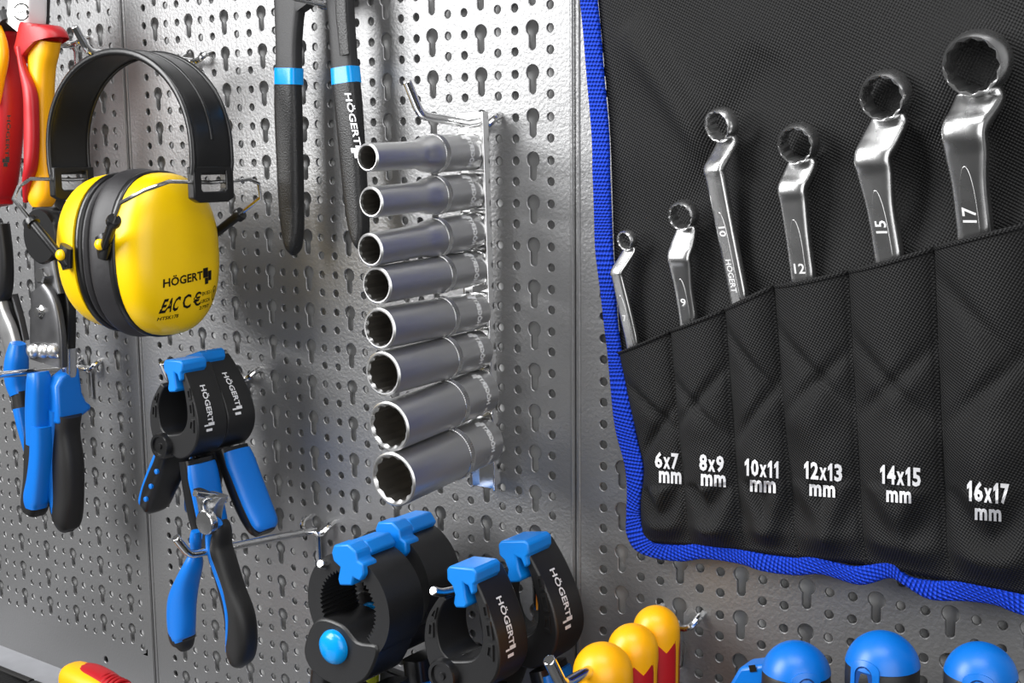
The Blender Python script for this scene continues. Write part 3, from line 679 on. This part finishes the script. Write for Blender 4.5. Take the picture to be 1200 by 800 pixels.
for (px, py, r_) in ((48, 323, 5.2), (49, 365, 4.4)):
    s = MB(); c = at(px, py, DL+8)
    if py < 340: s.lathe([(r_, -4), (r_, .8), (r_*.8, 1.6), (.05, 1.6)], c, (0, -1, 0), 6)
    else: s.lathe([(8.2, -3), (8.2, -1.4), (7, -.6), (r_, -.4), (r_, 1.4), (2.6, 2.2), (2.6, 4), (.05, 4.4)], c, (0, -1, 0), 24)
    s.build('pivot_bolt', CHROME, t, smooth=30)
s = MB(); c = at(53, 417, DL+8); arc = [c + Vector((15.5*math.cos(PI*k/14), 0, 8.5*math.sin(PI*k/14))) for k in range(15)]
s.add([p + Vector((0, y, 0)) for y in (-2, 2) for p in arc], [tuple(range(15)), tuple(range(15, 30))[::-1]] + [(i, i+1, 16+i, 15+i) for i in range(14)] + [(14, 0, 15, 29)]); s.build('rivet_plate', CHROME, t, bevel=.8)
for px in (38, 50, 61):
    s = MB(); s.lathe([(4.6, -2), (4.6, 0), (3.9, 1.8), (2.2, 2.9), (.05, 3.2)], at(px, 411, DL+10), (0, -1, 0), 18); s.build('rivet', SATIN, t, smooth=60)
px_part('grip', [(64, 95, 484), (62, 93, 505), (59, 97, 540), (58, 97, 580), (62, 96, 605), (68, 92, 618), (76, 86, 623)], DL+3, 8.5, RUBBER, t, e=2.8)
XR = at(72, 470, DL+9).x
def side(px, py):       # point of the grip's right side, found from where it shows
    d_ = DL+9 - (px-72)/1.67; return Vector((XR, -d_, at(72, py - (px-72)*.21, DL+9).z))
m = MB(); a_ = [side(*q) for q in ((68, 452), (74, 443), (84, 439), (96, 438), (97, 455), (98, 470), (102, 482), (109, 490), (106, 494), (96, 497), (80, 495), (68, 497))]; n = len(a_)
m.add(a_ + [p + Vector((-11.5, 0, 0)) for p in a_], [tuple(range(n)), tuple(range(n, 2*n))[::-1]] + [(i, (i+1) % n, n+(i+1) % n, n+i) for i in range(n)]); m.build('thumb_guard', BLUE, t, bevel=2.4, seg=4, smooth=50)
px_part('inner_stripe', [(56, 72, 480, DL+9), (56, 69, 520, DL+9), (56, 70, 570, DL+9), (60, 70, 600, DL+9), (66, 72, 615, DL+9)], DL+9, 4, BLUE, t, e=2.4)
px_part('grip_body', [(33, 56, 436), (32, 60, 450), (31, 60, 485), (32, 60, 520)], DL+14, 7, BLUE, t, e=3.4)
px_part('grip', [(31, 58, 494), (30, 60, 520), (29, 59, 560), (26, 56, 590), (28, 52, 600)], DL+12, 7.5, RUBBER, t, e=3.4)
px_part('inner_stripe', [(36, 61, 498, DL+15), (36, 61, 530, DL+15), (33, 59, 560, DL+15), (29, 56, 583, DL+15), (31, 54, 594, DL+15)], DL+15, 6.2, BLUE, t, e=3.4)
t2 = thing('tin_snips', 'steel snips with a curled blue grip at the left edge, behind the cutter', 'snips', at(15, 420, 30))
px_part('handle_bar', [(-14, 2, 330), (-6, 10, 365), (2, 20, 390), (8, 26, 415)], 30, 3, SATIN, t2, e=5)
px_part('jaw', [(-22, 10, 262), (-20, 14, 300), (-16, 14, 335), (-14, 8, 350)], 30, 6, BLACK, t2, e=3)
px_part('side_plate', [(8, 20, 345), (10, 27, 372), (14, 33, 400)], 22, 3, DARKST, t2, e=5)
px_part('grip_body', [(12, 30, 402), (7, 33, 418), (5, 33, 435), (7, 33, 450), (12, 34, 462)], 33, 7, BLUE, t2, e=2.6)
px_part('grip', [(13, 33, 458), (16, 35, 475), (20, 38, 495)], 33, 6.5, RUBBER, t2, e=2.6)
px_part('inner_stripe', [(15, 30, 478, 36), (20, 34, 500, 36), (27, 37, 525, 36), (32, 38, 542, 36)], 36, 5, BLUE, t2, e=2.6)

# ------------------------------------------------------------------ spring clamps
def local(x, z, d): return Vector((x, -d, z))
def bez(P, k=5, closed=False):
    if closed: P = P[-1:] + P + P[:2]
    V2 = [Vector((a, b_, 0)) for a, b_ in P]; q = smooth_path(V2, k)
    if closed: q = q[k:-k-1]
    return [(p.x, p.y) for p in q]
def make_clamp(label, group):
    """origin at the hook, under the pads; x across, z up, front towards -y; 20 mm thick"""
    t = thing('spring_clamp', label, 'clamp', (0, 0, 0), group); OFF[t.name] = Vector()
    t.location = (0, 0, 0); D0, D1 = 9.5, -10.5
    ro = [(2, -1), (9, 7), (14, 2), (18, -8), (20.5, -20), (20, -30), (16, -38), (9, -45)]
    def jaw(name, outer, inner):
        m = MB(); m.ringprism(bez(outer), bez(inner), local, D0, D1, closed=False); return m.build(name, BLACK, t, bevel=.9, smooth=40, off=Vector())
    jaw('jaw', [(8.5, 8), (12.5, 1), (16.5, -8), (19.5, -18), (19.5, -29), (14, -38), (4, -43), (-8, -40)], [(6.8, 6), (9, -1), (10.6, -8), (11.6, -16), (10.4, -23), (6, -28), (-1, -30), (-8, -31)])
    jaw('jaw', [(-8.5, -3), (-13, -8), (-17.5, -15), (-19.4, -24), (-18, -33), (-14, -40), (-8, -42)], [(-6.0, -5), (-9, -9), (-11.6, -15), (-12.0, -21), (-10.5, -27), (-7, -30), (-3, -31)])
    # recessed slots with ribs in the front faces
    for P in ([(13.2, -4), (15.2, -3.4), (16.4, -9), (14.0, -9.5)], [(14.2, -11), (16.9, -10.5), (17.6, -18), (14.8, -18)], [(14.8, -20), (17.4, -20), (17.0, -27), (13.6, -25.5)], [(-12.4, -9.8), (-10.6, -8.6), (-12.6, -14), (-14.8, -13.2)], [(-15.6, -15), (-13.4, -15.6), (-13.8, -22), (-16.8, -22)]):
        m = MB(); n = len(P); cxp = sum(p[0] for p in P)/n; czp = sum(p[1] for p in P)/n
        m.ringprism(P, [(lerp(cxp, x, .62), lerp(czp, z, .62)) for x, z in P], local, D0+.7, D0-.5); m.build('slot_rim', BLACK, t, off=Vector())
    # pivot
    m = MB(); m.lathe([(7.0, -12), (7.2, -11), (7.2, 11.6), (6.6, 12.8), (5.2, 12.8), (5.0, 11.8), (1.7, 11.8), (1.5, 12.6), (.05, 12.7)], (-8.8, 0, -37), (0, -1, 0), 28); m.build('pivot', BLACKS, t, smooth=40, off=Vector())
    # handles: channel shaped black lever with a blue cover on the outer face
    def lever(P, side):
        Pv = [Vector((x, 0, z)) for x, z in P]; path = smooth_path(Pv, 5)
        m = MB(); m.sweep(path, ab_path([(10, 4.2), (10.2, 4.6), (10.4, 4.8), (10.2, 4.8), (8.8, 4.2), (6, 3)], 5), side=(0, 1, 0), n=20, e=4); h = m.build('handle', BLACKS, t, smooth=40, off=Vector())
        q = []
        for i, p in enumerate(path):
            tn = (path[min(i+1, len(path)-1)] - path[max(i-1, 0)]).normalized(); nn = Vector((tn.z, 0, -tn.x)); nn = nn if nn.x*side > 0 else -nn; q.append(p + nn*3.3)
        m = MB(); m.sweep(q[2:-1], ab_path([(8.6, 3.4), (9.8, 4.2), (9.8, 4.4), (9.6, 4.2), (8.4, 3.8), (5, 2)], 5)[2:-1], side=(0, 1, 0), n=24, e=2.3); m.build('handle_cover', BLUE, h, smooth=50, off=Vector())
    lever([(6, -44), (7.5, -52), (10, -64), (13.5, -78), (17, -89), (18.5, -93)], 1)
    lever([(-11, -40), (-15, -48), (-20.5, -57), (-26, -66), (-31, -75), (-33, -78)], -1)
    for x, z in ((-14.5, -52), (-20, -61), (-25, -69)):
        m = MB(); m.lathe([(1.5, 0), (1.4, 1.2), (.05, 1.6)], (x, -9.8, z), (0, -1, 0), 10); m.build('cover_pin', BLUE, t, smooth=50, off=Vector())
    m = MB(); m.sweep([(-8, 8, -38), (-2, 7, -49), (2, 6, -54)], (1.2, 1.2), n=8); m.build('spring_wire', CHROME, t, off=Vector())
    # blue swivel pads: profile with grooves, long in depth
    def pad(O, d0, d1):
        m = MB(); m.prism(O, local, d0, d1); m.build('jaw_pad', PADBL, t, bevel=.8, off=Vector())
    pad_len = -5
    pad([(-3, 9), (-1.5, 10.5), (10.5, 11), (12.4, 9.6), (12, 5.5), (10.6, 4.4), (10.8, 1.0), (9, -.4), (7.6, 3.4), (5.4, 4.2), (5.8, -1), (6.8, -4.4), (5.4, -6.2), (.4, -6.8), (-.6, -5), (.4, -1.2), (-.8, 2.4), (-3.2, 4.4)], 11.5, pad_len)
    m = MB()
    out = bez([(12.5, 1), (16.5, -8), (19.5, -18), (19.5, -29)], 8)
    def xo(z):
        for (x0, z0), (x1, z1) in zip(out, out[1:]):
            if z1 <= z <= z0: return lerp(x0, x1, (z0-z)/max(z0-z1, 1e-6))
        return out[-1][0]
    brand(m, lambda u, v: Vector((xo(-15+ -u) + .35, v - 1.0, -15 - u)), 24, 3.6, .02); m.build('white_lettering', WHITEP, t, smooth=0, off=Vector())
    return t
def place(o, p, rot, sc, label=None, name=None):
    o.location = p*.001 + Vector((0, 0, Z0)); o.rotation_euler = (0, rot, 0); o.scale = (sc, sc, sc)
    if label: o['label'] = label
G1 = 'spring clamps with blue pads'
pr_ = make_clamp('front one of the two small spring clamps, left under the earmuffs', G1)
place(pr_, at(217, 441, 54), 0, 1.0)
c = copy_tree(pr_); place(c, at(243, 435, 31), -.26, 1.0, 'rear one of the two small spring clamps, nearest the panel, left under the earmuffs')
c = copy_tree(pr_); place(c, at(552, 684, 62), -.06, 1.08, 'front one of the two larger spring clamps at the bottom, round pivot showing')
c = copy_tree(pr_); place(c, at(613, 655, 32), -.14, 1.12, 'rear one of the two larger spring clamps at the bottom, nearest the panel')

# toothed pipe clamps: round jaws, blue cap
def make_pipe_clamp(label, group):
    t = thing('pipe_clamp', label, 'clamp', (0, 0, 0), group); OFF[t.name] = Vector(); t.location = (0, 0, 0)
    R, r = 26, 16.5
    def arc(rr, a0, a1, n, teeth=0):
        o = []
        for k in range(n+1):
            a = lerp(a0, a1, k/n); q = rr + (1.6 if teeth and k % 2 else 0); o.append((q*math.cos(a), q*math.sin(a)))
        return o
    for a0, a1, nm in ((math.radians(-46), math.radians(78), 'jaw'), (math.radians(100), math.radians(232), 'jaw')):
        n = 36; m = MB(); oo = arc(R, a0, a1, n)
        m.ringprism(oo, arc(r, a0, a1, n, 1), local, 12, -12, closed=False); m.build(nm, BLACK, t, smooth=30, off=Vector())
    body = bez([(-20, -10), (-4, -9), (6, -15), (19, -15), (13, -30), (2, -38), (-12, -40), (-25, -36), (-29, -26)], 5, True)
    m = MB(); m.prism(body, local, 13, -12); m.build('pivot_body', BLACK, t, bevel=1.2, smooth=40, off=Vector())
    m = MB(); m.lathe([(8.2, 0), (8.4, 1.6), (7.6, 3.4), (5, 4.8), (.05, 5.3)], (-8, -12.5, -20.5), (0, -1, 0), 32); m.build('pivot_cap', BLUES, t, smooth=60, off=Vector())
    for x0, s in ((-24, -1), (14, 1)):
        m = MB(); P = smooth_path([(x0+s*-1, 0, -38), (x0+s*3, 0, -56), (x0+s*10, 0, -80), (x0+s*16, 0, -104)], 5); m.sweep(P, (10, 7), side=(0, 1, 0), n=18, e=4); h = m.build('handle', BLACKS, t, smooth=40, off=Vector())
        m = MB(); m.sweep([p + Vector((s*4, 0, 0)) for p in P[3:]], (9.2, 4.4), side=(0, 1, 0), n=18, e=3); m.build('handle_cover', BLUE, h, smooth=50, off=Vector())
    m = MB(); m.box((2, -6, -52), (9, 3, 4)); m.build('ratchet_bar', DARKST, t, bevel=.6, off=Vector())
    m = MB(); m.box((-11, -9.5, -54), (3.5, 1.2, 3)); m.build('ratchet_tab', mat('lime_plastic', (.45, .5, .02), .45), t, bevel=.5, off=Vector())
    def pad(O, d0, d1):
        m = MB(); m.prism(O, local, d0, d1); m.build('jaw_pad', PADBL, t, bevel=.9, off=Vector())
    pad([(-5, 30), (4, 32), (9, 29), (9.6, 25), (13, 24), (13.5, 19), (11, 15.5), (7, 16.5), (6, 12.5), (-2, 11), (-3, 14), (-1.4, 20), (-5.5, 22), (-6.6, 26)], 15, 5)
    pad([(-4, 30), (6, 31.5), (10, 27), (8, 24), (-3, 22)], 5.5, -12)
    return t
G2 = 'toothed pipe clamps'
p0 = make_pipe_clamp('front one of the two toothed clamps with blue round pivot cap, bottom edge', G2)
place(p0, at(428, 703, 66), 0, 1.0)
c = copy_tree(p0); place(c, at(474, 674, 36), .06, 1.0, 'rear one of the two toothed clamps, behind the one whose blue cap shows')

# ------------------------------------------------------------------ end cutting nippers
t = thing('end_nippers', 'end cutting nippers with blue and black handles, hanging on the long hook', 'nippers', at(245, 640, 78))
DN = 78
def head(rows, nm): px_part(nm, rows, DN, 4.5, CHROME, t, e=4)
px_part('jaw', [(228, 252, 577, DN+2, 3), (232, 247, 586, DN+2, 5), (234, 248, 600, DN+2, 5), (235, 250, 622, DN+2, 4)], DN, 5, WRENCH, t, e=4)
px_part('jaw', [(242, 266, 579, DN-3, 3), (246, 262, 590, DN-3, 5), (246, 259, 605, DN-3, 5), (242, 258, 622, DN-3, 4)], DN, 5, SATIN, t, e=4)
s = MB(); e0 = at(229, 577, DN+3); e1 = at(263, 581, DN-3); s.sweep([at(229, 578, DN+9), at(247, 581, DN), at(264, 585, DN-9)], [(2.2, 1.6), (2.6, 2.0), (2.2, 1.6)], n=12, e=3); s.build('cutting_edge', CHROME, t)
s = MB(); s.lathe([(6.4, -2), (6.4, 1), (5.8, 1.8), (.05, 2.0)], at(242, 612, DN+4.5), (0, -1, 0), 28); s.build('pivot_joint', SATINP, t, smooth=40)
px_part('inner_link', [(239, 252, 618), (237, 250, 640)], DN, 3, BLACK, t, e=4)
px_part('handle', [(224, 236, 622, DN+1), (222, 236, 632, DN+1), (223, 236, 645), (216, 238, 660), (206, 234, 680), (197, 230, 705), (196, 229, 730), (199, 229, 744), (203, 228, 750)], DN, 6.2, BLUE, t, e=2.3)
px_part('handle_tip', [(197, 229, 740), (199, 229, 748), (204, 227, 755), (208, 220, 757)], DN-.5, 6.5, RUBBER, t, e=2.3)
px_part('handle', [(244, 266, 612), (244, 271, 620), (243, 272, 640), (248, 278, 660), (256, 287, 690), (263, 298, 720), (265, 301, 745), (266, 299, 765), (270, 293, 776), (277, 286, 781)], DN-3, 7, RUBBER, t, e=2.5)
px_part('blue_edge', [(246, 262, 610, DN+1), (241, 254, 622, DN+2), (242, 252, 645, DN+2), (250, 261, 670, DN+2), (260, 270, 700, DN+2), (264, 274, 725, DN+2), (264, 271, 750, DN+2), (264, 267, 763, DN+1)], DN+1, 3.2, BLUE, t, e=2.3)

# ------------------------------------------------------------------ red and yellow screwdrivers hanging by their caps
def screwdriver(label, c, r, L, rot, m_cap, m_grip, grp, name, cat='screwdriver', vnotch=True):
    t = thing(name, label, cat, c, grp)
    m = MB(); prof = [(r*.05, r*1.0)] + [(r*math.sin(PI/2*k/9), r*(math.cos(PI/2*k/9))*1.0) for k in range(1, 10)] + [(r*1.01, -r*.35), (r*.97, -r*.9), (r*.94, -L*.6), (r*.8, -L*.72), (r*.82, -L*.85), (r*.6, -L)]
    m.lathe(prof, c, (0, 0, 1), 36); m.build('handle', m_cap, t, smooth=50)
    for q in range(4):
        a0 = rot + q*PI/2; n = 12; P0 = []; P1 = []
        for k in range(n+1):
            f = k/n*2-1; a = a0 + f*.56; zt = -r*.18 - r*.55*(1-abs(f))
            for lst, g in ((P0, .45), (P1, -.6)):
                lst.append([c + Vector(((r*.965 + g*(1 if abs(f) < .95 else .3))*math.cos(a), (r*.965 + g*(1 if abs(f) < .95 else .3))*math.sin(a), z_)) for z_ in (zt, -r*1.6, -L*.55)])
        m = MB(); vs = [p for l in P0 for p in l] + [p for l in P1 for p in l]; N = 3*(n+1); fs = []
        for k in range(n):
            for j in range(2): fs.append((k*3+j, k*3+j+1, k*3+j+4, k*3+j+3))
            fs.append((k*3, k*3+3, N+k*3+3, N+k*3))
        m.add(vs, fs); m.build('grip_panel', m_grip, t, smooth=40)
    m = MB(); m.lathe([(r*.25, 0), (r*.25, -90)], c + Vector((0, 0, -L)), (0, 0, 1), 14); m.build('blade', m_grip if vnotch else CHROME, t)
    return t
hx = J(790, 732).x
def sdc(px, py, d): return Vector((hx, -d, at(px, py, d).z))
G3 = 'insulated screwdrivers on one hook'
screwdriver('red and yellow insulated screwdriver nearest the panel, furthest back on its hook', sdc(771, 737, 22), 10.3, 100, -.60, AMBER, RED, G3, 'insulated_screwdriver')
screwdriver('middle red and yellow insulated screwdriver of the three on one hook', sdc(738, 759, 42), 10.8, 100, -.60, AMBER, RED, G3, 'insulated_screwdriver')
t = screwdriver('foremost red and yellow insulated screwdriver, hook end poking from its cap', sdc(705, 787, 66), 12.4, 110, -.25, AMBER, RED, G3, 'insulated_screwdriver')

# ------------------------------------------------------------------ blue capped tools, bottom right
G4 = 'blue capped tool handles'
def capped(label, px, d, r, turn):
    c = at(*px, d); t = thing('screwdriver', label, 'screwdriver', c, G4)
    m = MB(); m.lathe([(.05, r)] + [(r*math.sin(PI/2*k/10), r*math.cos(PI/2*k/10)) for k in range(1, 10)] + [(r*.94, r*.13)], c, (0, 0, 1), 40); cap = m.build('cap', BLUE, t, smooth=50)
    m = MB(); m.lathe([(r*.95, r*.14), (r*.975, r*.1), (r*.985, -r*.3), (r*.97, -r*1.3), (r*.85, -r*2.6), (r*.9, -r*4), (r*.6, -r*6)], c, (0, 0, 1), 40); m.build('grip', RUBBER, t, smooth=50)
    # hanging hole: flush arch, a recess's shade put into its dark blue, with a raised rim on the side facing the room
    f = (CAM - c); f.z = 0; f.normalize(); f.rotate(Matrix.Rotation(turn, 3, 'Z')); s = Vector((-f.y, f.x, 0))
    m = MB(); o = [(r*.26*math.cos(PI*k/10), r*.06 + r*.26*math.sin(PI*k/10)) for k in range(11)] + [(-r*.26, -r*1.2), (r*.26, -r*1.2)]
    def onc(x, z, d_): 
        rr = math.sqrt(max(r*r - (z*z if z > 0 else 0), .1)); rr = math.sqrt(max(rr*rr - x*x, .1)); return c + f*(rr + d_) + s*x + Vector((0, 0, z))
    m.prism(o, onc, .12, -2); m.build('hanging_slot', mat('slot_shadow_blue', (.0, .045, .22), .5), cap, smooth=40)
    m = MB(); m.ringprism([(x*1.6, z + (r*.14 if z > -r else 0)) for x, z in o], o, onc, .5, -1.5); m.build('slot_rim', BLUE, cap, smooth=40)
    m = MB(); m.lathe([(r*.22, 0), (r*.22, -100)], c + Vector((0, 0, -r*6)), (0, 0, 1), 14); m.build('blade', CHROME, t)
    return t
capped('left one of the three blue capped screwdrivers under the tool roll', (933, 791), 40, 13.6, .3)
capped('middle one of the three blue capped screwdrivers under the tool roll', (1034, 782), 40, 13.9, -.5)
capped('right one of the three blue capped screwdrivers under the tool roll', (1149, 794), 40, 12.9, -.05)
t = thing('hex_key_holder', 'flat blue holder with a small square hole, left of the blue screwdriver caps', 'holder', at(880, 800, 36))
P = [(852, 806), (866, 782), (900, 778), (906, 800), (904, 850), (850, 850)]
a_ = [at(x, y, 42) for x, y in P]; k_ = [p + Vector((0, 12, 0)) for p in a_]; n = len(P); c0 = at(882, 783, 42)
m = MB(); m.add(a_ + k_, [tuple(range(n)), tuple(range(n, 2*n))[::-1]] + [(i, (i+1) % n, n+(i+1) % n, n+i) for i in range(n)]); m.build('body', BLUE, t, bevel=1.5)
m = MB(); m.add([at(x, y, 42.3) for x, y in ((877, 779.5), (885, 778.5), (887, 786.5), (879, 787.5))], [(0, 1, 2, 3)]); m.build('painted_hole', BLACKP, t, smooth=0)  # flat square on the face, its black painted as the shade inside a hole

# ------------------------------------------------------------------ things lying on the worktop, lower left
zt_ = -396
t = thing('tool_bag', 'black fabric tool bag on the worktop, cut by the lower left corner', 'bag', V(-130, -427, 110))
P = [(-75, -427), (-80, -410), (-72, zt_-3), (-40, zt_), (30, zt_), (66, zt_-4), (70, -410), (66, -427)]
m = MB(); m.prism(bez([(x-125, z) for x, z in P], 4), lambda x, z, d: Vector((x, -d, z)), 170, 62); m.build('body', CLOTHP, t, bevel=8, seg=4, smooth=50)
m = MB(); m.sweep([Vector((x, -66, zt_+.3)) for x in (-190, -150, -100, -65)], (2.2, 1.2), side=(0, 1, 0), n=10); m.build('piping', RUBBER, t)
m = MB(); m.prism([(-54, -427), (-54, -390), (62, -390), (62, -427)], lambda x, z, d: Vector((x, -d, z)), 150, 70)
t3 = thing('tool_tray', 'black plastic tray under the red and yellow handle at the bottom edge', 'tray', V(0, -427, 100)); m.build('body', BLACK, t3, bevel=2)
t = thing('insulated_knife', 'red and yellow tool handle lying on its side, lower left bottom edge', 'knife', V(0, zt_, 80))
A_ = at(82, 787, 80); z_ = -373
P = [Vector((A_.x + x, -80 - x*.05, z_ + dz)) for x, dz in ((0, 0), (4, 0), (16, 0), (30, -.5), (44, -1), (70, -1.5))]
m = MB(); m.sweep(smooth_path(P, 5), ab_path([(7, 7.5), (9.5, 9.8), (10.5, 10.5), (10.5, 10.4), (9.5, 9), (9, 9)], 5), side=(0, 1, 0), n=24, e=2.6); m.build('handle', AMBER, t, smooth=50)
Q = [p + Vector((0, 1.5, 3.6)) for p in P]
m = MB(); m.sweep(smooth_path(Q[1:], 5), ab_path([(5.5, 5), (8.6, 7.2), (8.8, 7.4), (7.8, 6), (7, 6)], 5), side=(0, 1, 0), n=24, e=2.8); m.build('red_back', RED, t, smooth=50)
for k in range(5):
    x = 34 + k*3.4; m = MB(); m.sweep([Vector((A_.x + x, -80 - x*.05 + 1.5 + 7.5*math.cos(a), z_ - .5 + 2.6 + 7.6*math.sin(a))) for a in [PI*j/10 for j in range(11)]], (1.0, 1.0), n=8); m.build('grip_ridge', RED, t)
m = MB(); m.lathe([(4.2, 0), (3.6, .5), (.05, .6)], A_ + Vector((7, -9.2, z_ - A_.z)), (0, -1, 0), 20); m.build('end_dimple', mat('deep_amber', (.80, .28, 0), .5), t)
